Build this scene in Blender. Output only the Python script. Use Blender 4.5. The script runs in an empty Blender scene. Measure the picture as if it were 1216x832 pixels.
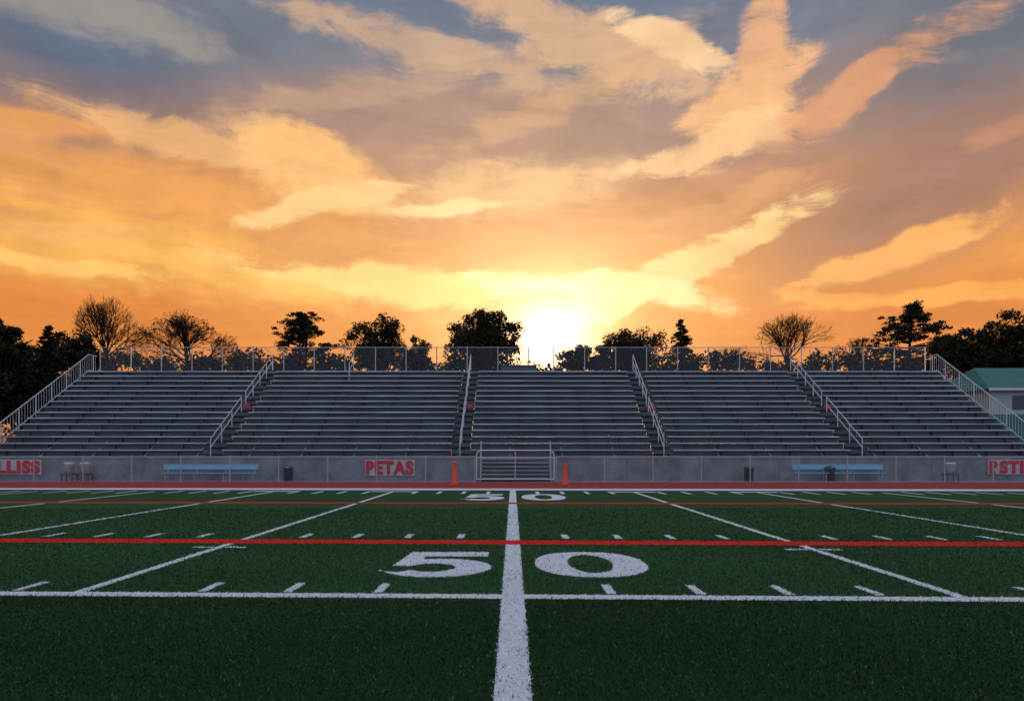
import bpy, math, random
import numpy as np
from mathutils import Vector, Matrix
random.seed(7); rng=np.random.default_rng(7)
S=bpy.context.scene
F=850.0; H=1.47; CX=609.0; HY=538.0

# ------------------------------------------------------------ helpers
def lin(c):
    c=c/255.0
    return c/12.92 if c<=0.04045 else ((c+0.055)/1.055)**2.4
def srgb(r,g,b): return (lin(r),lin(g),lin(b),1.0)
def link(o):
    S.collection.objects.link(o); return o
def empty(name,loc=(0,0,0)):
    e=bpy.data.objects.new(name,None); e.empty_display_size=0.2; e.location=loc
    return link(e)
def fast_mesh(name,verts,faces):
    verts=np.asarray(verts,dtype=np.float32); faces=np.asarray(faces,dtype=np.int32)
    k=faces.shape[1]; me=bpy.data.meshes.new(name)
    me.vertices.add(len(verts)); me.vertices.foreach_set('co',verts.ravel())
    me.loops.add(faces.size); me.loops.foreach_set('vertex_index',faces.ravel())
    me.polygons.add(len(faces)); me.polygons.foreach_set('loop_start',np.arange(0,faces.size,k,dtype=np.int32))
    me.update(calc_edges=True); me.validate()
    return me
class MB:
    def __init__(s): s.v=[]; s.f=[]
    def box(s,x0,x1,y0,y1,z0,z1):
        b=len(s.v)
        s.v+=[(x0,y0,z0),(x1,y0,z0),(x1,y1,z0),(x0,y1,z0),(x0,y0,z1),(x1,y0,z1),(x1,y1,z1),(x0,y1,z1)]
        s.f+=[tuple(b+i for i in q) for q in ((0,3,2,1),(4,5,6,7),(0,1,5,4),(1,2,6,5),(2,3,7,6),(3,0,4,7))]
    def tube(s,p0,p1,r0,r1=None,n=6,cap=True):
        if r1 is None: r1=r0
        p0=np.array(p0,float); p1=np.array(p1,float); d=p1-p0; L=np.linalg.norm(d)
        if L<1e-6: return
        d/=L; a=np.array([0,0,1.0]) if abs(d[2])<0.9 else np.array([1.0,0,0])
        u=np.cross(d,a); u/=np.linalg.norm(u); w=np.cross(d,u); b=len(s.v)
        for p,r in ((p0,r0),(p1,r1)):
            for i in range(n):
                t=2*math.pi*i/n; q=p+r*(math.cos(t)*u+math.sin(t)*w); s.v.append(tuple(q))
        for i in range(n):
            j=(i+1)%n; s.f.append((b+i,b+j,b+n+j,b+n+i))
        if cap:
            s.f.append(tuple(b+i for i in range(n))[::-1]); s.f.append(tuple(b+n+i for i in range(n)))
    def poly(s,pts):
        b=len(s.v); s.v+=[tuple(p) for p in pts]; s.f.append(tuple(range(b,b+len(pts))))
    def lathe(s,cx,cy,prof,n=20):
        b=len(s.v)
        for r,z in prof:
            for i in range(n):
                t=2*math.pi*i/n; s.v.append((cx+r*math.cos(t),cy+r*math.sin(t),z))
        for k in range(len(prof)-1):
            for i in range(n):
                j=(i+1)%n; s.f.append((b+k*n+i,b+k*n+j,b+(k+1)*n+j,b+(k+1)*n+i))
    def obj(s,name,mat,parent=None,smooth=False):
        me=bpy.data.meshes.new(name); me.from_pydata(s.v,[],s.f); me.update()
        if mat: me.materials.append(mat)
        if smooth:
            for p in me.polygons: p.use_smooth=True
        o=link(bpy.data.objects.new(name,me))
        if parent: o.parent=parent
        return o

# ------------------------------------------------------------ materials
def mat(name,col,rough=0.7,metal=0.0,var=0.0,vscale=3.0,stretch=(1,1,1),bump=0.0,bscale=40,col2=None,spec=0.5):
    m=bpy.data.materials.new(name); m.use_nodes=True; nt=m.node_tree; N=nt.nodes; L=nt.links
    b=N['Principled BSDF']; b.inputs['Roughness'].default_value=rough; b.inputs['Metallic'].default_value=metal
    b.inputs['Specular IOR Level'].default_value=spec
    b.inputs['Base Color'].default_value=(*col,1)
    if var>0 or col2:
        g=N.new('ShaderNodeNewGeometry'); mp=N.new('ShaderNodeMapping'); mp.inputs['Scale'].default_value=stretch
        L.new(g.outputs['Position'],mp.inputs['Vector'])
        n=N.new('ShaderNodeTexNoise'); n.inputs['Scale'].default_value=vscale; n.inputs['Detail'].default_value=3; n.inputs['Roughness'].default_value=0.65
        L.new(mp.outputs['Vector'],n.inputs['Vector'])
        r=N.new('ShaderNodeMapRange'); r.inputs[1].default_value=0.3; r.inputs[2].default_value=0.7
        L.new(n.outputs['Fac'],r.inputs[0])
        mx=N.new('ShaderNodeMix'); mx.data_type='RGBA'
        a=tuple(c*(1-var) for c in col); c2=col2 if col2 else tuple(min(1,c*(1+var)) for c in col)
        mx.inputs['A'].default_value=(*a,1); mx.inputs['B'].default_value=(*c2,1)
        L.new(r.outputs[0],mx.inputs['Factor']); L.new(mx.outputs['Result'],b.inputs['Base Color'])
    return m
M_ground=mat('dry_grass',(0.035,0.045,0.02),0.95,var=0.4,vscale=0.6,spec=0.1)
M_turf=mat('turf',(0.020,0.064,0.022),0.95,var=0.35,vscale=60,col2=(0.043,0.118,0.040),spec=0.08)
M_turf2=mat('dimmed_border_turf',(0.012,0.038,0.014),0.95,var=0.35,vscale=60,col2=(0.025,0.068,0.024),spec=0.08)  # darker border turf, with the dimness of the foreground put into its colour
M_paint=mat('field_paint',(0.74,0.74,0.76),0.9,var=0.14,vscale=60,spec=0.1)
M_red=mat('red_paint',(0.85,0.022,0.025),0.85,var=0.12,vscale=60,spec=0.1)
M_orl=mat('dull_red_paint',(0.42,0.06,0.03),0.9,var=0.2,vscale=30,spec=0.1)
M_track=mat('running_track',(0.40,0.05,0.04),0.95,var=0.18,vscale=2,spec=0.1)
M_conc=mat('concrete',(0.23,0.23,0.25),0.9,var=0.38,vscale=0.9,spec=0.2)
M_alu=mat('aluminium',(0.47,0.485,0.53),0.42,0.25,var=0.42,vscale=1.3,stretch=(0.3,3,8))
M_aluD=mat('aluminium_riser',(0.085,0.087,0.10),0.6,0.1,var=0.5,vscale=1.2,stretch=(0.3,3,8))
M_steel=mat('galvanised_steel',(0.42,0.43,0.45),0.4,0.5,var=0.15,vscale=4)
M_rail=mat('rail_steel',(0.6,0.6,0.62),0.3,0.4)
M_wire=mat('fence_wire',(0.3,0.3,0.31),0.5,0.5)
M_dark=mat('dark_plastic',(0.03,0.032,0.036),0.5)
M_orange=mat('orange_plastic',(0.95,0.08,0.012),0.45)
M_signw=mat('sign_panel',(0.5,0.5,0.51),0.6,var=0.15,vscale=3)
M_signr=mat('sign_red',(0.62,0.01,0.018),0.6)
M_blue=mat('light_blue_plank',(0.20,0.52,0.68),0.5)
M_white=mat('white_plastic',(0.6,0.62,0.65),0.5)
M_bark=mat('bark',(0.03,0.02,0.015),0.95,spec=0.1)
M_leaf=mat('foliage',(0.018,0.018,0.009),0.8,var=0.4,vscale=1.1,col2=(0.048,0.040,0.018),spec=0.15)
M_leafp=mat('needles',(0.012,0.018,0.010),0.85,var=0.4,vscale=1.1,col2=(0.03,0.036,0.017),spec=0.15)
M_wall=mat('white_siding',(0.42,0.44,0.43),0.8,var=0.1,vscale=1)
M_teal=mat('teal_roof',(0.03,0.16,0.12),0.55,0.1,var=0.15,vscale=1.5)
M_win=mat('window_glass',(0.02,0.025,0.03),0.1)
M_blade=bpy.data.materials.new('turf_blade'); M_blade.use_nodes=True
nt=M_blade.node_tree; at=nt.nodes.new('ShaderNodeAttribute'); at.attribute_name='Col'
b=nt.nodes['Principled BSDF']; b.inputs['Roughness'].default_value=0.9; b.inputs['Specular IOR Level'].default_value=0.1
nt.links.new(at.outputs['Color'],b.inputs['Base Color'])

# ------------------------------------------------------------ ground sheets
def sheet(name,x0,x1,y0,y1,z,m,shear=0.0):
    mb=MB(); mb.poly([(x0,y0-shear*x0,z),(x1,y0-shear*x1,z),(x1,y1-shear*x1,z),(x0,y1-shear*x0,z)])
    return mb.obj(name,m)
sheet('ground',-1500,1500,-1500,1500,0.0,M_ground)
SH=0.03
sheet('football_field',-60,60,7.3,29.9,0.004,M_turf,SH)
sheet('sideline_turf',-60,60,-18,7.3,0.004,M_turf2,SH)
sheet('concrete_apron',-45,45,35.6,38.2,0.006,M_conc,0.0)
sheet('running_track',-60,60,29.95,36.2,0.009,M_track,SH*0.4)

MK=[]
def strip(x0,x1,d0,d1,key='w',sh=SH):
    MK.append(([(x0,d0-sh*x0),(x1,d0-sh*x1),(x1,d1-sh*x1),(x0,d1-sh*x0)],key))
RL0,RL1=11.5,12.02
strip(-0.115,0.115,-10,7.2); strip(-0.115,0.115,7.42,RL0-0.02); strip(-0.115,0.115,RL1+0.02,28.2)
strip(-60,60,7.2,7.42)
for k in range(1,9):
    for s in (-1,1):
        X=4.572*k*s; strip(X-0.065,X+0.065,7.42,RL0-0.02); strip(X-0.065,X+0.065,RL1+0.02,27.0)
for X in [-1.42,-2.38,-3.3,-5.3,-6.2,-7.1,-8.0,1.03,1.96,2.87,3.79,5.5,6.4,7.3,8.2]:
    strip(X-0.05,X+0.05,7.48,8.0)
for k in range(-40,41):
    if k%5==0: continue
    X=k*0.9144
    strip(X-0.06,X+0.06,12.3,12.9); strip(X-0.07,X+0.07,25.9,27.4)
for X in (-9.14,-4.57,4.57,9.14):
    strip(X-0.42,X-0.1,10.95,11.08); strip(X+0.1,X+0.42,10.95,11.08)
    strip(X-0.9,X+0.9,27.1,27.5)
strip(-60,60,28.3,29.8)
strip(-60,60,RL0,RL1,'r')
strip(-60,60,20.7,21.35,'o',SH*0.6)
def arc(cx,cy,rx,ry,a0,a1,n):
    return [(cx+rx*math.cos(math.radians(a0+(a1-a0)*i/n)),cy+ry*math.sin(math.radians(a0+(a1-a0)*i/n))) for i in range(n+1)]
five=[(0.14,1),(0.94,1),(0.94,0.79),(0.33,0.79),(0.31,0.665)]+arc(0.50,0.345,0.50,0.345,112,-168,30)+[(0.0,0.21),(0.2,0.17),(0.27,0.25)]+arc(0.46,0.335,0.21,0.155,-140,128,22)+[(0.26,0.39),(0.08,0.40)]
def sup(cx,cy,rx,ry,n=48,e=2.3):
    r=[]
    for i in range(n):
        t=2*math.pi*i/n; c,s_=math.cos(t),math.sin(t)
        r.append((cx+rx*math.copysign(abs(c)**(2/e),c),cy+ry*math.copysign(abs(s_)**(2/e),s_)))
    return r
zo=sup(0.5,0.5,0.5,0.5); zi=sup(0.5,0.5,0.2,0.36,e=2.0)
def place(pts,x0,x1,y0,y1): return [(x0+(x1-x0)*p[0],y0+(y1-y0)*p[1]) for p in pts]
def numerals(name,y0,y1):
    e=empty(name)
    P=place(five,-1.68,-0.27,y0,y1); mb=MB(); mb.poly([(x,y,0.0085) for x,y in P]); mb.obj('digit_five',M_paint,e)
    o=place(zo,0.29,1.76,y0,y1); i=place(zi,0.29,1.76,y0,y1); mb=MB(); n=len(o)
    mb.v=[(x,y,0.0085) for x,y in o]+[(x,y,0.0085) for x,y in i]
    mb.f=[(k,(k+1)%n,n+(k+1)%n,n+k) for k in range(n)]
    mb.obj('digit_zero',M_paint,e); return P,o,i
num1=numerals('yard_number',8.44,10.6); num2=numerals('yard_number',22.3,25.7)
mkr=empty('field_markings')
for key,m,nm,z in (('w',M_paint,'white_lines',0.0083),('r',M_red,'red_line',0.0088),('o',M_orl,'thin_red_line',0.0092)):
    mb=MB()
    for i,(pts,k) in enumerate([q for q in MK if q[1]==key]):
        zz=z+ (0.0003 if abs(pts[1][0]-pts[0][0])>20 else 0)
        mb.poly([(x,y,zz) for x,y in pts])
    mb.obj(nm,m,mkr)
mb=MB()
for d in (31.2,32.4,33.6,34.8): mb.poly([(-60,d+0.012*60,0.0135),(60,d-0.012*60,0.0135),(60,d+0.05-0.012*60,0.0135),(-60,d+0.05+0.012*60,0.0135)])
mb.obj('track_lane_lines',mat('lane_paint',(0.42,0.2,0.2),0.9))

def pip(px,py,poly):
    inside=np.zeros(len(px),bool); P=np.array(poly)
    m=(px>=P[:,0].min())&(px<=P[:,0].max())&(py>=P[:,1].min())&(py<=P[:,1].max())
    idx=np.nonzero(m)[0]; x=px[idx]; y=py[idx]; ins=np.zeros(len(idx),bool); n=len(P)
    for i in range(n):
        x1,y1=P[i]; x2,y2=P[(i+1)%n]
        if y1==y2: continue
        c=((y1>y)!=(y2>y))&(x<(x2-x1)*(y-y1)/(y2-y1)+x1); ins^=c
    inside[idx]=ins; return inside
def blades():
    xs=[];ys=[];sc=[]
    for d0,d1,dens,s in ((2.6,6,5000,1.0),(6,9,2600,1.2),(9,13,1100,1.6),(13,19,380,2.3)):
        w1=0.8*d1+1.5; n=int(dens*(d1-d0)*2*w1)
        y=rng.uniform(d0,d1,n); x=rng.uniform(-w1,w1,n); k=np.abs(x)<0.8*y+1.5
        xs.append(x[k]); ys.append(y[k]); sc.append(np.full(k.sum(),s))
    x=np.concatenate(xs); y=np.concatenate(ys); s=np.concatenate(sc); n=len(x)
    jx=x+rng.normal(0,0.008,n); jy=y+rng.normal(0,0.008,n)
    col=np.zeros((n,4),np.float32); col[:,3]=1
    t=rng.random(n)**1.4; patch=0.5+0.5*np.sin(x*0.9+np.sin(y*1.3)*1.2)*np.sin(y*0.7+0.6*np.sin(x*0.5))
    br=(0.82+0.36*patch)*np.where(jy<7.3-SH*jx,0.60,0.98)  # blades nearer than the sideline: darker turf tone plus painted foreground dimness
    g0=np.array([0.018,0.062,0.022]); g1=np.array([0.066,0.170,0.058])
    col[:,:3]=(g0+(g1-g0)*t[:,None])*br[:,None]
    k=rng.random(n)<0.03; col[k,:3]=[0.12,0.18,0.09]
    w=np.zeros(n,bool); r=np.zeros(n,bool); o=np.zeros(n,bool)
    for pts,key in MK:
        m=pip(jx,jy,pts)
        if key=='w': w|=m
        elif key=='r': r|=m
        else: o|=m
    w|=pip(jx,jy,num1[0]); w|=pip(jx,jy,num1[1])&~pip(jx,jy,num1[2])
    keep=rng.random(n)>0.05
    v=rng.uniform(0.7,0.95,n)
    mw=w&keep; col[mw,:3]=(v[mw])[:,None]*np.array([1,1,1.02])
    mr=r&keep; col[mr,:3]=v[mr][:,None]*np.array([1.0,0.03,0.03])
    mo=o&keep; col[mo,:3]=v[mo][:,None]*np.array([0.45,0.07,0.05])
    a=rng.uniform(0,2*math.pi,n); h=rng.uniform(0.010,0.022,n)*np.sqrt(s); lean=rng.uniform(0.008,0.03,n)*s
    wd=rng.uniform(0.003,0.006,n)*s; b2=a+rng.normal(0,0.6,n)
    pt=mw|mr|mo; h[pt]*=0.6
    z0=0.0095
    V=np.zeros((n,3,3),np.float32)
    dx=np.cos(a+math.pi/2)*wd; dy=np.sin(a+math.pi/2)*wd
    V[:,0]=np.stack([x-dx,y-dy,np.full(n,z0)],1); V[:,1]=np.stack([x+dx,y+dy,np.full(n,z0)],1)
    V[:,2]=np.stack([x+np.cos(b2)*lean,y+np.sin(b2)*lean,z0+h],1)
    me=bpy.data.meshes.new('turf_blades')
    me.vertices.add(n*3); me.vertices.foreach_set('co',V.ravel())
    me.loops.add(n*3); me.loops.foreach_set('vertex_index',np.arange(n*3,dtype=np.int32))
    me.polygons.add(n); me.polygons.foreach_set('loop_start',np.arange(0,n*3,3,dtype=np.int32))
    me.update(calc_edges=True)
    ca=me.color_attributes.new('Col','FLOAT_COLOR','POINT'); ca.data.foreach_set('color',np.repeat(col,3,axis=0).ravel())
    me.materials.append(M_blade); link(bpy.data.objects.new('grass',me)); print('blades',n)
blades()

# ------------------------------------------------------------ bleachers
ST=empty('bleacher_stand')
X0,X1=-28.0,28.0; Y0=38.0; RISE=0.37; TR=0.625; NR=15; Z0=1.30
AIS=[-16.0,-2.8,8.0,18.5]; AW=0.5
secs=[]; px=X0
for a in AIS: secs.append((px,a-AW)); px=a+AW
secs.append((px,X1))
seat=MB(); foot=MB(); ris=MB(); br=MB(); step=MB()
for i in range(NR):
    y=Y0+i*TR; z=Z0+i*RISE
    for (a,b_) in secs:
        x=a+0.03
        while x<b_-0.05:
            x2=min(x+5.4,b_-0.03); dz=random.uniform(-0.006,0.006)
            seat.box(x,x2-0.015,y+0.10,y+0.36,z+0.335+dz,z+0.375+dz)
            seat.box(x,x2-0.015,y+0.085,y+0.099,z+0.315+dz,z+0.37+dz)
            foot.box(x,x2-0.015,y-0.235,y+0.34,z-0.04+dz,z+dz)
            x=x2
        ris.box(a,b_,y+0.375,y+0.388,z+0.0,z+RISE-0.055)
        x=a+0.9
        while x<b_:
            br.box(x-0.02,x+0.02,y+0.2,y+0.34,z+0.002,z+0.334); x+=1.83
    for a in AIS:
        step.box(a-AW+0.02,a+AW-0.02,y-0.24,y+0.36,z-0.04,z); step.box(a-AW+0.02,a+AW-0.02,y+0.1,y+0.36,z+0.14,z+0.18)
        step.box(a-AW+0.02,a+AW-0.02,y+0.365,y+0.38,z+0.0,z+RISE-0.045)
yt=Y0+NR*TR; zt=Z0+NR*RISE
foot.box(X0,X1,yt-0.2,yt+0.9,zt-0.04,zt)
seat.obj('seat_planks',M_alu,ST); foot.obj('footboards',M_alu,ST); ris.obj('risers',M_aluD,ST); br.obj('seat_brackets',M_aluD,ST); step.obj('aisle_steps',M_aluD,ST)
fr=MB()
x=X0+0.05
while x<=X1:
    fr.tube((x,Y0-0.1,Z0-0.1),(x,yt+0.8,zt-0.12),0.06,n=4)
    for j in range(0,NR+2,4):
        fr.tube((x,Y0+0.3+j*TR,0),(x,Y0+0.3+j*TR,Z0+j*RISE-0.1),0.05,n=4)
    x+=2.78
fr.obj('understructure',M_steel,ST)
wl=MB()
x=-30.0
while x<30:
    wl.box(x,x+3.98,Y0-0.42,Y0-0.25,0,1.18); x+=4.0
wl.box(-30,30,Y0-0.45,Y0-0.2,1.183,1.27)
fw=wl.obj('front_concrete_wall',M_conc,ST)
def slope_z(y): return Z0+(y-Y0)*RISE/TR
hr=MB(); sg=MB()
for a in AIS+[-10.6]:
    spans=[(Y0-0.1,Y0+4.2),(Y0+4.9,yt+0.3)] if a!=-10.6 else [(yt-1.0,yt+0.3)]
    for (ya,yb) in spans:
        for hh in (0.55,1.0):
            hr.tube((a,ya,slope_z(ya)+hh),(a,yb,slope_z(yb)+hh),0.026)
        n=max(1,int(round((yb-ya)/1.3)))
        for k in range(n+1):
            y=ya+(yb-ya)*k/n; hr.tube((a,y,slope_z(y)-0.02),(a,y,slope_z(y)+1.0),0.024)
    if a!=-10.6:
        sg.box(a-0.02,a+0.42,Y0+4.45,Y0+4.47,slope_z(Y0+4.4)+0.25,slope_z(Y0+4.4)+0.47)
hr.obj('aisle_handrails',M_rail,ST); sg.obj('row_marker_plates',mat('marker_orange',(0.45,0.07,0.045),0.6),ST)
er=MB()
for X in (X0-0.06,X1+0.06):
    ya,yb=Y0-0.2,yt+0.9
    for hh in (0.1,1.15):
        er.tube((X,ya,slope_z(ya)+hh),(X,yt,slope_z(yt)+hh),0.032)
        er.tube((X,yt,zt+hh),(X,yb,zt+hh),0.032)
    y=ya; k=0
    while y<=yb:
        zz=slope_z(min(y,yt)); er.tube((X,y,zz+ (0.1 if k%6 else -0.1)),(X,y,zz+1.15),0.010 if k%6 else 0.032,n=5); y+=0.24; k+=1
    s=1 if X>0 else -1
    for hh in (0.2,0.6,1.05): er.tube((X,Y0-0.2,Z0+hh),(X+s*3.2,Y0-0.2,Z0+hh-1.0),0.03)
    for t in (0,0.33,0.66,1): er.tube((X+s*3.2*t,Y0-0.2,Z0-1.0*t),(X+s*3.2*t,Y0-0.2,Z0+1.05-1.0*t),0.03)
er.obj('end_guardrails',M_rail,ST)

def mesh_wires(mb,xa,xb,y,z0,z1,sp,w):
    hgt=z1-z0
    for s in (1,-1):
        x=xa-hgt
        while x<xb+hgt:
            a0=(x,z0); t0,t1=0.0,1.0; dx=s*hgt
            ts=sorted([(xa-a0[0])/dx,(xb-a0[0])/dx]); t0=max(t0,ts[0]); t1=min(t1,ts[1])
            if t1>t0:
                p=(a0[0]+dx*t0,z0+hgt*t0); q=(a0[0]+dx*t1,z0+hgt*t1); o=0.001*s
                mb.poly([(p[0]-w,y+o,p[1]),(p[0]+w,y+o,p[1]),(q[0]+w,y+o,q[1]),(q[0]-w,y+o,q[1])])
            x+=sp
def fence(name,spans,y,z0,z1,post,sp,w,mid=False,pr=0.035):
    e=empty(name)
    p=MB(); m=MB()
    for xa,xb in spans:
        n=max(1,round((xb-xa)/post))
        for k in range(n+1):
            x=xa+(xb-xa)*k/n; p.tube((x,y,z0-0.02),(x,y,z1+0.05),pr,n=8)
        p.tube((xa,y,z1),(xb,y,z1),0.025); p.tube((xa,y,z0+0.05),(xb,y,z0+0.05),0.012)
        if mid: p.tube((xa,y,(z0+z1)/2),(xb,y,(z0+z1)/2),0.018)
        mesh_wires(m,xa,xb,y-0.04,z0+0.05,z1-0.01,sp,w)
    p.obj('posts_and_rails',M_steel,e); m.obj('chain_link_mesh',M_wire,e)
    return e
fence('chain_link_fence',[(-32,-1.95),(2.2,32)],36.6,0.0,1.30,2.45,0.09,0.003)
fence('chain_link_fence',[(-27.8,1.05),(2.75,27.8)],yt+0.85,zt-0.02,zt+1.75,2.05,0.09,0.003)
g=empty('steel_gate'); mb=MB()
for (xa,xb) in ((-1.85,2.1),):
    zt_=1.62; r=0.25
    pts=[(xa,0.12),(xa,zt_-r)]+[(xa+r-r*math.cos(t),zt_-r+r*math.sin(t)) for t in (0.5,1.0,1.57)]+[(xb-r+r*math.sin(t),zt_-r+r*math.cos(t)) for t in (0,0.5,1.0,1.57)]+[(xb,0.12)]
    for p,q in zip(pts[:-1],pts[1:]): mb.tube((p[0],36.5,p[1]),(q[0],36.5,q[1]),0.035,n=8)
    mb.tube((xa,36.5,0.15),(xb,36.5,0.15),0.03); mb.tube((xa,36.5,1.25),(xb,36.5,1.25),0.022)
    mb.tube((0.12,36.5,0.15),(0.12,36.5,1.6),0.022)
mb.obj('gate_frame',M_rail,g)
mb=MB(); mesh_wires(mb,-1.83,2.08,36.46,0.18,1.6,0.09,0.003); mb.obj('gate_mesh',M_wire,g)
es=empty('entry_steps'); mb=MB()
for k in range(6): mb.box(-1.6,1.9,36.75+k*0.13,36.75+k*0.13+0.2,0.16+0.2*k,0.20+0.2*k)
mb.obj('treads',M_alu,es); mb=MB()
for k in range(6): mb.box(-1.6,1.9,36.94+k*0.13,36.95+k*0.13,0.03+0.2*k,0.155+0.2*k)
mb.obj('tread_risers',M_aluD,es)
mb=MB()
for X in (-1.66,1.96): mb.box(X-0.03,X+0.03,36.75,37.56,0,0.16); mb.tube((X,36.75,0.1),(X,37.5,1.35),0.05,n=4); mb.tube((X,36.8,0),(X,36.8,1.1),0.025); mb.tube((X,37.5,1.2),(X,37.5,2.1),0.025); mb.tube((X,36.8,1.1),(X,37.5,2.1),0.025)
mb.obj('stringers_and_rails',M_steel,es)

def sign(text,x0,x1,z0,z1,y=37.5):
    e=empty('lettered_sign'); mb=MB(); mb.box(x0,x1,y,y+0.04,z0,z1); mb.obj('panel',M_signw,e)
    cu=bpy.data.curves.new('letters','FONT'); cu.body=text; cu.size=1.0; cu.extrude=0.012; cu.offset=0.055; cu.align_x='CENTER'; cu.align_y='CENTER'
    cu.space_character=1.16; cu.materials.append(M_signr)
    o=link(bpy.data.objects.new('letters',cu)); o.parent=e; o.rotation_euler=(math.pi/2,0,0)
    bpy.context.view_layer.update()
    d=o.dimensions; sx=(x1-x0)*0.96/max(d.x,0.01); sz=(z1-z0)*0.9/max(d.y,0.01)
    o.scale=(sx,sz,1)
    bpy.context.view_layer.update()
    bb=[Vector(c) for c in o.bound_box]; cyb=(min(c.y for c in bb)+max(c.y for c in bb))/2; cxb=(min(c.x for c in bb)+max(c.x for c in bb))/2
    o.location=((x0+x1)/2-cxb*sx,y-0.02,(z0+z1)/2-cyb*sz)
sign('BULLISS',-28.4,-24.7,0.36,1.14); sign('PETAS',-7.75,-5.15,0.30,1.14); sign('RSTIC',24.9,27.5,0.36,1.14)

def bench(xa,xb,y):
    e=empty('team_bench'); mb=MB(); mb.box(xa,xb,y-0.2,y+0.1,0.44,0.48); mb.box(xa,xb,y+0.12,y+0.15,0.64,0.90)
    mb.obj('planks',M_blue,e); mb=MB(); n=4
    for k in range(n):
        x=xa+0.2+(xb-xa-0.4)*k/(n-1)
        mb.tube((x,y-0.15,0),(x,y-0.15,0.44),0.025); mb.tube((x,y+0.17,0),(x,y+0.17,0.84),0.025); mb.tube((x,y-0.15,0.42),(x,y+0.17,0.42),0.022)
    mb.obj('legs',M_steel,e)
bench(-18.1,-13.2,37.0); bench(14.5,19.2,37.0)
def bin_(x,y):
    e=empty('trash_can'); mb=MB()
    mb.lathe(x,y,[(0.0,0.0),(0.21,0.0),(0.25,0.66),(0.275,0.67),(0.275,0.72),(0.25,0.73),(0.17,0.81),(0.0,0.83)],20); mb.obj('can_body',M_dark,e,True)
    mb=MB(); mb.box(x-0.09,x+0.09,y-0.245,y-0.2,0.70,0.78); mb.obj('opening',M_steel,e)
for x in (-11.6,12.2,16.4): bin_(x,37.0)
def cooler(x,y):
    e=empty('water_cooler'); mb=MB(); mb.lathe(x,y,[(0,0.42),(0.2,0.42),(0.235,0.9),(0.25,0.91),(0.25,0.96),(0.2,1.0),(0,1.01)],20); mb.obj('tank',M_white,e,True)
    mb=MB(); mb.box(x-0.3,x+0.3,y-0.25,y+0.25,0.37,0.41)
    for sx in (-0.27,0.27):
        for sy in (-0.2,0.2): mb.tube((x+sx,y+sy,0),(x+sx,y+sy,0.37),0.025)
    mb.box(x-0.03,x+0.03,y-0.28,y-0.215,0.48,0.54); mb.obj('stand_and_tap',M_dark,e)
cooler(-22.9,36.95); cooler(-22.1,36.98); cooler(22.6,36.95)
def cone(x,y,h):
    e=empty('traffic_cone'); mb=MB(); mb.box(x-0.2,x+0.2,y-0.2,y+0.2,0.014,0.05); mb.obj('base',M_orange,e)
    mb=MB(); mb.lathe(x,y,[(0.14,0.05),(0.13,0.09),(0.105,0.3),(0.085,0.6),(0.065,h-0.08),(0.075,h-0.06),(0.06,h),(0.0,h)],20); mb.obj('cone_body',M_orange,e,True)
cone(-2.75,33.8,1.08); cone(2.47,33.8,1.0)

e=empty('press_table'); mb=MB(); mb.box(-0.8,1.6,yt+0.1,yt+0.7,zt+0.42,zt+0.47); mb.box(-0.78,1.58,yt+0.14,yt+0.16,zt+0.02,zt+0.42)
mb.obj('table',M_aluD,e)

# ------------------------------------------------------------ building
B=empty('green_roof_building'); bx0,bx1,by0,by1=33.4,48,50,58
mb=MB(); mb.box(bx0,bx1,by0,by1,0,6.0); mb.obj('walls',M_wall,B)
mb=MB(); mb.box(bx0-0.03,bx1+0.03,by0-0.03,by1+0.03,0.0,4.2); mb.obj('lower_band',M_teal,B)
mb=MB(); o=0.4; a=[(bx0-o,by0-o,5.95),(bx1+o,by0-o,5.95),(bx1+o,by1+o,5.95),(bx0-o,by1+o,5.95)]; ym=(by0+by1)/2; r0=(bx0+1.4,ym,7.9); r1=(bx1-1.4,ym,7.9)
mb.v=a+[r0,r1]; mb.f=[(0,1,5,4),(1,2,5),(2,3,4,5),(3,0,4),(0,3,2,1)]; mb.obj('roof',M_teal,B)
mb=MB()
for k in range(5): mb.box(bx0+1.5+k*2.7,bx0+2.6+k*2.7,by0-0.06,by0-0.02,4.55,5.5)
mb.obj('windows',M_win,B)
mb=MB(); mb.box(bx0-o-0.03,bx1+o+0.03,by0-o-0.06,by0-o-0.01,5.82,6.0); mb.obj('fascia',M_white,B)

# ------------------------------------------------------------ trees
def leafquads(C,R,n,size,flat=1.0):
    k=len(C); d=rng.normal(size=(k,n,3)); d/=np.linalg.norm(d,axis=2,keepdims=True); rr=rng.random((k,n,1))**0.45
    P=C[:,None,:]+d*rr*np.asarray(R)[:,None,None]*np.array([1,1,flat]); P=P.reshape(-1,3); m=len(P)
    u=rng.normal(size=(m,3)); u/=np.linalg.norm(u,axis=1,keepdims=True); w=np.cross(u,rng.normal(size=(m,3))); w/=np.linalg.norm(w,axis=1,keepdims=True)
    s=rng.uniform(0.5,1.0,(m,1))*size
    return np.stack([P-u*s,P+w*s*0.45,P+u*s,P-w*s*0.45],1).reshape(-1,3)
def leafobj(name,V,m,parent):
    Fc=np.arange(len(V),dtype=np.int32).reshape(-1,4); me=fast_mesh(name,V,Fc); me.materials.append(m)
    o=link(bpy.data.objects.new(name,me)); o.parent=parent; return o
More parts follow.
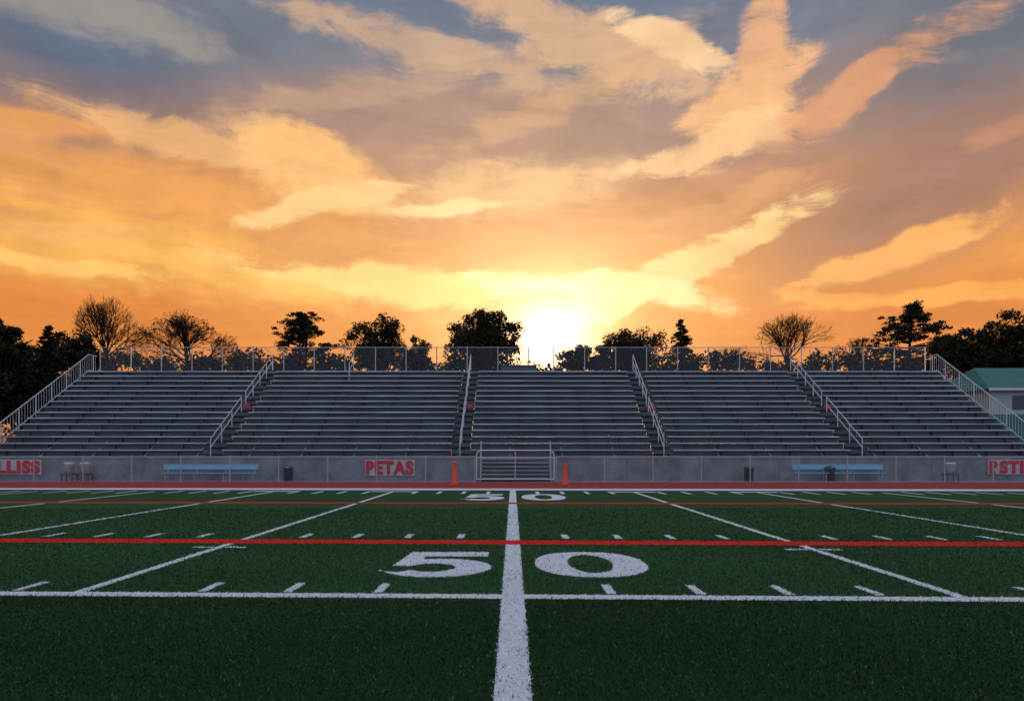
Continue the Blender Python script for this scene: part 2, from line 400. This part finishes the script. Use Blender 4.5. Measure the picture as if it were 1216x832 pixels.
def branch(mb,p0,p1,r0,r1,bend,n=5,segs=5):
    p0=np.array(p0);p1=np.array(p1); mid=(p0+p1)/2+bend; prev=p0
    for i in range(1,segs+1):
        t=i/segs; q=(1-t)**2*p0+2*t*(1-t)*mid+t*t*p1
        if i<segs: q=q+rng.normal(0,0.03*np.linalg.norm(p1-p0)/segs*2,3)
        mb.tube(prev,q,r0+(r1-r0)*(i-1)/segs,r0+(r1-r0)*t,n=n,cap=False); prev=q
def px2w(px,py,D): return ((px-CX)/F*D, H+(HY-py)/F*D)
def crown_tree(name,pxc,ytop,wpx,D,ybot,ncl=60,lpc=110,lsize=0.22,m=None,flat=0.75,clr=(0.5,1.0),low=-0.55):
    X,zt_=px2w(pxc,ytop,D); W=wpx/F*D/2; _,zb=px2w(pxc,ybot,D); e=empty(name,(X,D,0)); hh=(zt_-zb)
    mb=MB(); th=zb+hh*0.15; tr=0.02*zt_+0.06
    branch(mb,(0,0,0),(rng.normal(0,.2),0,th),tr,tr*0.7,np.array([rng.normal(0,.2),0,0]),n=8,segs=6)
    C=[]
    while len(C)<ncl:
        d=rng.normal(size=3); d/=np.linalg.norm(d); d[2]=d[2] if d[2]>low else low*rng.random()
        r=rng.uniform(0.35,0.92)
        lob=1+0.10*math.sin(3*math.atan2(d[1],d[0])+pxc)+0.08*math.sin(5*d[2]*3+pxc*0.7)
        C.append((d[0]*W*r*lob,d[1]*W*r*lob,zb+hh*0.42+d[2]*r*hh*0.56))
    C=np.array(C); R=rng.uniform(*clr,ncl)*min(1.3,W*0.30)
    for i,c in enumerate(C):
        t=rng.uniform(0.55,1.0); base=np.array([0,0,th*t]); base=base if i%3 else np.array([c[0]*0.25,c[1]*0.25,th+ (c[2]-th)*0.35])
        branch(mb,base,c,tr*0.28,0.02,np.array([0,0,-0.12*hh])+rng.normal(0,0.2,3),n=4,segs=5)
        for k in range(6):
            dd=rng.normal(size=3); dd/=np.linalg.norm(dd); mb.tube(c*0.95+base*0.05,c+dd*R[i]*1.15,0.025,0.008,n=3,cap=False)
    mb.obj('trunk_and_limbs',M_bark,e)
    leafobj('crown',leafquads(C,R,int(lpc),lsize,flat),m or M_leaf,e); return e
def bare_tree(name,pxc,ytop,wpx,D,ybot,depth=6,nl=7,leafy=0.0,thin=1.0,tall=0.0):
    X,zt_=px2w(pxc,ytop,D); W=wpx/F*D/2; _,zb=px2w(pxc,ybot,D); e=empty(name,(X,D,0)); segs=[]; tips=[]
    hh=zt_-zb
    def grow(p,d,L,r,k):
        q=p+d*L; segs.append((p,q,r,k))
        if k==0: tips.append(q); return
        nb=3 if rng.random()<0.45 else 2
        for j in range(nb):
            nd=d+rng.normal(0,0.33,3); nd[2]+=0.05; nd/=np.linalg.norm(nd)
            grow(q,nd,L*rng.uniform(0.72,0.95),r*0.68,k-1)
        if k>1 and rng.random()<0.5:
            nd=d+rng.normal(0,0.55,3); nd/=np.linalg.norm(nd); grow(p+d*L*0.5,nd,L*0.65,r*0.4,k-2)
    for j in range(nl):
        a=6.283*j/nl+rng.normal(0,0.3); th=rng.uniform(0.15,1.15-tall)*(1 if j else 0.05)
        d=np.array([math.cos(a)*math.sin(th),math.sin(a)*math.sin(th),math.cos(th)]); grow(np.array([0,0,rng.uniform(-0.4,0.3)]),d,1.0,0.10,depth-1)
    A=np.array([s[1] for s in segs])
    mx=np.percentile(np.abs(A[:,:2]),97); mz=np.percentile(A[:,2],99.5)
    T=lambda p: np.array([p[0]/mx*W,p[1]/mx*W,zb+hh*0.12+p[2]/mz*hh*0.88])
    mb=MB(); mb.tube((0,0,0),(0,0,zb+hh*0.15),0.3,0.2,n=8)
    for p,q,r,k in segs:
        rs=max(0.009,r*0.95)*thin; mb.tube(T(p),T(q),rs,max(0.007,rs*0.7),n=5 if k>3 else 3,cap=False)
    mb.obj('trunk_and_branches',M_bark,e)
    if leafy>0:
        C=np.array([T(t) for t in tips if rng.random()<leafy]); leafobj('sparse_leaves',leafquads(C,np.full(len(C),0.3),5,0.13),M_leaf,e)
def spruce(name,pxc,ytop,wpx,D,ybot,m=None):
    X,zt_=px2w(pxc,ytop,D); W=wpx/F*D/2; _,zb=px2w(pxc,ybot,D); e=empty(name,(X,D,0)); mb=MB(); mb.tube((0,0,0),(0,0,zt_),0.22,0.03,n=8)
    C=[];R=[]; hh=zt_-zb; z=zb
    while z<zt_:
        t=(z-zb)/hh; rad=W*(1-t)**0.85+0.12; nb=int(6+5*(1-t))
        for j in range(nb):
            a=rng.uniform(0,6.28); L=rad*rng.uniform(0.6,1.12); tip=np.array([math.cos(a)*L,math.sin(a)*L,z-0.12*L+rng.normal(0,0.1)])
            mb.tube((0,0,z+0.1*L),tip,0.03,0.01,n=3,cap=False)
            for f in np.arange(0.25,1.01,0.22): C.append(np.array([0,0,z+0.1*L])*(1-f)+tip*f); R.append(0.16+0.22*(1-t))
        z+=0.34
    mb.obj('trunk_and_limbs',M_bark,e); leafobj('needles',leafquads(np.array(C),np.array(R),11,0.17,0.5),m or M_leafp,e)
def pine(name,pxc,ytop,wpx,D,ybot,n=15):
    X,zt_=px2w(pxc,ytop,D); W=wpx/F*D/2; _,zb=px2w(pxc,ybot,D); e=empty(name,(X,D,0)); hh=zt_-zb; mb=MB()
    branch(mb,(0,0,0),(0.3,0,zt_-0.4),0.26,0.06,np.array([-0.4,0,0]),n=8,segs=8); C=[];R=[]
    for k in range(n):
        t=(k+0.5)/n; z=zb+hh*t; prof=W*(0.55+0.55*math.sin(math.pi*min(1,t*0.9+0.15)))*(1.0 if t<0.8 else 0.62)
        for j in range(4):
            a=rng.uniform(0,6.28); L=prof*rng.uniform(0.45,1.12); tip=np.array([math.cos(a)*L,math.sin(a)*L,z+0.12*L])
            branch(mb,(0,0,z-0.1*L),tip,0.06,0.015,np.array([0,0,-0.15]),n=4,segs=4)
            for q in range(4):
                f=rng.uniform(0.5,1.05); C.append(np.array([tip[0]*f,tip[1]*f,z+0.1*L*f])+rng.normal(0,0.18,3)); R.append(rng.uniform(0.3,0.65))
    mb.obj('trunk_and_limbs',M_bark,e); leafobj('needles',leafquads(np.array(C),np.array(R),50,0.16,0.4),M_leafp,e)

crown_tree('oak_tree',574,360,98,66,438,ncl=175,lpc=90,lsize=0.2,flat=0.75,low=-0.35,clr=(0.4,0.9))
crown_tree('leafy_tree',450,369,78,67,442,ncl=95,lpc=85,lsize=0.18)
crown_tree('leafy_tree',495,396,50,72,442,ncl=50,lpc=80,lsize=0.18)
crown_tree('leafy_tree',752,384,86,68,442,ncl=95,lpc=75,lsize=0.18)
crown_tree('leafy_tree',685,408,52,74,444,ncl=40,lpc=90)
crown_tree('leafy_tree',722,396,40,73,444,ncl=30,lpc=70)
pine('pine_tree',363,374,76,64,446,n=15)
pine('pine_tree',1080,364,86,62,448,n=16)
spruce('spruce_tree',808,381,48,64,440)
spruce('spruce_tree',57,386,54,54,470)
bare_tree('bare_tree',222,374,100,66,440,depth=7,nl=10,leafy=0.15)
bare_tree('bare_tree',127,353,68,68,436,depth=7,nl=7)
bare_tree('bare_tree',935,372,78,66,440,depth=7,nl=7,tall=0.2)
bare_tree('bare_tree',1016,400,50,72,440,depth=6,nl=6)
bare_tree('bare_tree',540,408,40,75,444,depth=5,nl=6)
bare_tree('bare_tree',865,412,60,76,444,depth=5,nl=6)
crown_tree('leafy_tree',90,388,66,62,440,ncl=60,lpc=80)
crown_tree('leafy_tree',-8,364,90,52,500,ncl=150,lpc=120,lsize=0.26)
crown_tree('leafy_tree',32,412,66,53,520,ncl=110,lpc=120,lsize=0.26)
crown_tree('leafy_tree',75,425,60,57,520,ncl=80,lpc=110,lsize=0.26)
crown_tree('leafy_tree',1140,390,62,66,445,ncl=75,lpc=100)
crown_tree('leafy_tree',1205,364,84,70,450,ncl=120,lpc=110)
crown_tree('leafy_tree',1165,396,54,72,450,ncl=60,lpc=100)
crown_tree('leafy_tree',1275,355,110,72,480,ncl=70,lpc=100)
crown_tree('leafy_tree',-110,350,130,60,500,ncl=70,lpc=100)
C=[];R=[]
for x in np.arange(-95,95,0.55):
    D=84+rng.normal(0,2); p=CX+F*x/D
    top=425+5*math.sin(x*0.45)+4*math.sin(x*1.3+1)+2.5*math.sin(x*2.9)
    if 605<p<665: top+=8
    if p<110 or p>1110: top-=16
    zt_=H+(HY-top)/F*D
    for k in range(8):
        z=zt_-0.6-abs(rng.normal(0,0.5)) if k<3 else rng.uniform(0.6,zt_-0.8)
        C.append((x+rng.normal(0,0.5),D+rng.normal(0,1.0),z)); R.append(rng.uniform(0.7,1.1) if k<3 else 1.7)
em=empty('distant_trees'); leafobj('foliage_mass',leafquads(np.array(C),np.array(R),34,0.36),M_leaf,em)

# ------------------------------------------------------------ sky
W=bpy.data.worlds.new('World'); S.world=W; W.use_nodes=True; W.name='sky'
try: W.cycles.sampling_method='NONE'
except Exception as ex: print(ex)
nt=W.node_tree; N=nt.nodes; L=nt.links; N.clear()
out=N.new('ShaderNodeOutputWorld')
def math_(op,a,b=None,c=None,clamp=False):
    n=N.new('ShaderNodeMath'); n.operation=op; n.use_clamp=clamp
    for i,v in enumerate((a,b,c)):
        if v is None: continue
        if isinstance(v,(int,float)): n.inputs[i].default_value=v
        else: L.new(v,n.inputs[i])
    return n.outputs[0]
def mapr(v,a,b,c=0.0,d=1.0,smooth=True):
    n=N.new('ShaderNodeMapRange'); n.interpolation_type='SMOOTHSTEP' if smooth else 'LINEAR'
    L.new(v,n.inputs[0])
    for i,x in enumerate((a,b,c,d)): n.inputs[i+1].default_value=x
    return n.outputs[0]
def mix(f,a,b,blend='MIX'):
    n=N.new('ShaderNodeMix'); n.data_type='RGBA'; n.blend_type=blend; n.clamp_factor=True
    for key,v in (('Factor',f),('A',a),('B',b)):
        if isinstance(v,(int,float)): n.inputs[key].default_value=v
        elif isinstance(v,tuple): n.inputs[key].default_value=v
        else: L.new(v,n.inputs[key])
    return n.outputs['Result']
def noise(vec,scale,detail=6,rough=0.6,dist=0.0):
    n=N.new('ShaderNodeTexNoise'); n.inputs['Scale'].default_value=scale; n.inputs['Detail'].default_value=detail
    n.inputs['Roughness'].default_value=rough; n.inputs['Distortion'].default_value=dist; L.new(vec,n.inputs['Vector']); return n
tc=N.new('ShaderNodeTexCoord'); D_=tc.outputs['Generated']
sx=N.new('ShaderNodeSeparateXYZ'); L.new(D_,sx.inputs[0]); vx,vy,vz=sx.outputs
el=math_('ARCSINE',vz)
q=lambda py: math.atan((HY-py)/F)/1.6
STOPS=[(0.0,srgb(214,124,52)),(q(420),srgb(234,142,58)),(q(340),srgb(238,156,74)),(q(250),srgb(208,144,96)),(q(150),srgb(164,134,122)),(q(60),srgb(118,122,136)),(q(-30),srgb(98,116,142)),(0.6,srgb(150,165,192)),(1.0,srgb(178,190,214))]
def ramp(v,stops):
    r=N.new('ShaderNodeValToRGB'); L.new(v,r.inputs[0]); cr=r.color_ramp; cr.interpolation='EASE'
    while len(cr.elements)>1: cr.elements.remove(cr.elements[-1])
    cr.elements[0].position=stops[0][0]; cr.elements[0].color=stops[0][1]
    for p,c in stops[1:]:
        e=cr.elements.new(p); e.color=c
    return r.outputs[0]
# --- simple part (overhead, sides and behind)
simple=ramp(mapr(el,0.0,1.6,0,1,False),STOPS)
simple=mix(mapr(vy,0.25,-0.45),simple,(0.49,0.58,0.78,1))
bgS=N.new('ShaderNodeBackground'); L.new(simple,bgS.inputs['Color'])
# --- detailed part (sunset side)
az=math_('ARCTAN2',vx,vy)
cb=N.new('ShaderNodeCombineXYZ'); L.new(az,cb.inputs[0]); L.new(el,cb.inputs[1])
def vadd(base,nz,amt):
    s=N.new('ShaderNodeVectorMath'); s.operation='SUBTRACT'; L.new(nz.outputs['Color'],s.inputs[0]); s.inputs[1].default_value=(0.5,0.5,0.5)
    m=N.new('ShaderNodeVectorMath'); m.operation='MULTIPLY'; L.new(s.outputs[0],m.inputs[0]); m.inputs[1].default_value=(amt,amt*0.6,0)
    a=N.new('ShaderNodeVectorMath'); a.operation='ADD'; L.new(base,a.inputs[0]); L.new(m.outputs[0],a.inputs[1]); return a.outputs[0]
w1=vadd(cb.outputs[0],noise(D_,4.0,4,0.5),0.15)
sw=N.new('ShaderNodeSeparateXYZ'); L.new(w1,sw.inputs[0]); elw=sw.outputs[1]
def fibre(ang,sx_,sy_,off):
    mp=N.new('ShaderNodeMapping'); L.new(w1,mp.inputs[0]); mp.inputs['Rotation'].default_value=(0,0,math.radians(-ang)); mp.inputs['Scale'].default_value=(sx_,sy_,1); mp.inputs['Location'].default_value=(off,off*0.7,0)
    return noise(mp.outputs[0],1.0,6,0.66,0.5).outputs['Fac']
puff=noise(w1,16.0,5,0.65,0.2).outputs['Fac']
FB={}
for key,ang in (('0',0),('p',24),('m',-14)):
    fb=fibre(ang,6.0,27,{'0':1.3,'p':5.1,'m':9.7}[key]); FB[key]=math_('ADD',math_('MULTIPLY',fb,0.66),math_('MULTIPLY',puff,0.34))
col=ramp(mapr(elw,0.0,1.6,0,1,False),STOPS)
BL=[
 (60,50,300,85,0,(84,102,126),0.9,0.5,0.6),
 (300,50,190,50,10,(108,116,130),0.75,0.5,0.6),
 (620,0,180,44,0,(98,112,132),0.7,0.5,0.6),
 (1190,30,230,110,20,(106,114,126),0.92,0.5,0.6),
 (150,145,330,60,-4,(146,116,108),0.85,0.4,0.6),
 (1120,215,330,110,18,(158,118,102),0.85,0.35,0.6),
 (600,150,260,70,0,(182,142,118),0.6,0.5,0.6),
 (560,300,420,80,0,(236,172,104),0.5,0.4,0.6),
 (1080,375,330,60,0,(224,132,58),0.85,0.4,0.6),
 (120,375,330,70,0,(224,130,50),0.85,0.4,0.6),
 (90,8,220,30,-3,(172,160,144),0.6,1.7,0.5),
 (20,128,80,16,5,(224,156,98),0.85,1.4,0.4),
 (190,220,380,74,-4,(236,160,80),0.9,1.1,0.55),
 (130,285,330,60,-3,(248,178,82),0.85,1.4,0.5),
 (375,200,125,42,-12,(250,190,118),1.0,1.1,0.32),
 (395,240,120,14,14,(254,204,136),0.95,1.3,0.3),
 (250,172,240,18,-8,(244,184,118),0.75,1.6,0.4),
 (400,118,230,22,14,(204,162,128),0.5,1.8,0.5),
 (540,66,240,28,-8,(224,178,134),0.6,1.9,0.45),
 (700,48,190,32,-18,(228,180,134),0.75,1.9,0.4),
 (800,45,90,18,-22,(250,206,156),0.95,1.5,0.3),
 (700,100,200,22,20,(222,172,126),0.5,1.8,0.45),
 (918,50,40,50,-20,(236,176,128),0.9,1.5,0.32),
 (885,115,105,36,24,(240,182,128),0.92,1.6,0.32),
 (850,165,110,22,8,(250,200,144),0.95,1.6,0.3),
 (1040,98,170,26,16,(224,158,112),0.85,1.8,0.4),
 (1200,150,60,16,10,(206,146,108),0.5,1.5,0.4),
 (610,222,180,34,6,(248,198,138),0.8,1.3,0.5),
 (555,243,80,9,6,(255,220,158),0.95,1.1,0.3),
 (480,338,260,22,-5,(255,214,128),0.95,1.7,0.35),
 (300,330,260,16,-8,(250,186,88),0.7,1.7,0.4),
 (790,328,210,22,24,(255,214,142),0.95,1.6,0.32),
 (900,278,90,13,22,(254,202,132),0.92,1.5,0.3),
 (700,345,170,22,-6,(255,226,160),0.95,1.5,0.35),
 (830,255,180,20,20,(222,162,106),0.6,1.6,0.4),
 (1070,300,130,18,14,(254,180,98),0.92,1.6,0.3),
 (1000,345,90,10,-14,(250,172,86),0.85,1.5,0.3),
 (1150,347,190,12,-3,(252,172,80),0.9,1.6,0.3),
 (60,262,140,15,4,(252,182,104),0.7,1.5,0.4),
 (80,310,180,13,-2,(254,200,108),0.75,1.6,0.4),
]
for i,(px_,py_,hw,hh_,ang,c,st,amp,soft) in enumerate(BL):
    a=math.atan((px_-CX)/F); e_=math.atan((HY-py_)/F*math.cos(a)); ca=math.cos(a)
    mp=N.new('ShaderNodeMapping'); mp.vector_type='TEXTURE'; L.new(w1,mp.inputs['Vector'])
    mp.inputs['Location'].default_value=(a,e_,0); mp.inputs['Rotation'].default_value=(0,0,math.radians(ang))
    mp.inputs['Scale'].default_value=(hw/F*ca*ca*1.3,hh_/F*ca*1.3,1)
    gr=N.new('ShaderNodeTexGradient'); gr.gradient_type='SPHERICAL'; L.new(mp.outputs[0],gr.inputs[0])
    fb=FB['p' if ang>=8 else ('m' if ang<=-7 else '0')]
    v=math_('MULTIPLY_ADD',fb,amp*1.5,-0.75*amp)
    v=math_('ADD',v,gr.outputs['Fac'])
    f=mapr(v,0.12,0.12+soft*1.3,0,st); f2=mapr(gr.outputs['Fac'],0.0,0.3)
    f=math_('MULTIPLY',f,f2)
    col=mix(f,col,srgb(*c))
fv=mapr(FB['p'],0.3,0.7,0.82,1.18,False)
fc=N.new('ShaderNodeVectorMath'); fc.operation='SCALE'; L.new(col,fc.inputs[0]); L.new(fv,fc.inputs['Scale'])
col=fc.outputs[0]
SUN_AZ=math.atan((652-CX)/F); SUN_EL=math.atan((HY-404)/F*math.cos(SUN_AZ))
sd=(math.sin(SUN_AZ)*math.cos(SUN_EL),math.cos(SUN_AZ)*math.cos(SUN_EL),math.sin(SUN_EL))
dp=N.new('ShaderNodeVectorMath'); dp.operation='DOT_PRODUCT'; L.new(D_,dp.inputs[0]); dp.inputs[1].default_value=sd
dt=math_('MAXIMUM',dp.outputs['Value'],0.0)
for p_,s_,c in ((700,1.6,(1.0,0.88,0.62)),(120,0.62,(1.0,0.70,0.34)),(22,0.12,(1.0,0.60,0.24))):
    g=math_('MULTIPLY',math_('POWER',dt,float(p_)),s_); v=N.new('ShaderNodeVectorMath'); v.operation='SCALE'; v.inputs[0].default_value=c; L.new(g,v.inputs['Scale'])
    col=mix(1.0,col,v.outputs[0],'ADD')
ns_=N.new('ShaderNodeTexSky'); ns_.sky_type='NISHITA'; ns_.sun_disc=False; ns_.sun_elevation=SUN_EL; ns_.sun_rotation=SUN_AZ
sc_=N.new('ShaderNodeVectorMath'); sc_.operation='SCALE'; L.new(ns_.outputs[0],sc_.inputs[0]); sc_.inputs['Scale'].default_value=0.005
col=mix(1.0,col,sc_.outputs[0],'ADD')
bg=N.new('ShaderNodeBackground'); L.new(col,bg.inputs['Color'])
fr1=mapr(vy,0.30,0.50); fr2=mapr(vz,0.80,0.62)
fr3=mapr(vz,-0.02,-0.01); fr_=math_('MULTIPLY',math_('MULTIPLY',fr1,fr2),fr3)
ms=N.new('ShaderNodeMixShader'); L.new(fr_,ms.inputs[0]); L.new(bgS.outputs[0],ms.inputs[1]); L.new(bg.outputs[0],ms.inputs[2])
L.new(ms.outputs[0],out.inputs[0])

sun=bpy.data.lights.new('sun','SUN'); sun.energy=2.5; sun.angle=math.radians(0.5); sun.color=(1.0,0.68,0.38)
so=link(bpy.data.objects.new('sun',sun)); so.rotation_euler=Vector(sd).to_track_quat('Z','Y').to_euler(); so.location=(3,90,20)

cam=bpy.data.cameras.new('camera'); co=link(bpy.data.objects.new('camera',cam)); co.location=(0,0,H); co.rotation_euler=(math.pi/2,0,0)
cam.sensor_width=36; cam.lens=36*F/1216; cam.shift_y=(HY-416)/1216; cam.shift_x=-1/1216; cam.clip_end=5000; cam.clip_start=0.05
S.camera=co
S.view_settings.view_transform='Standard'; S.view_settings.look='None'; S.view_settings.exposure=0
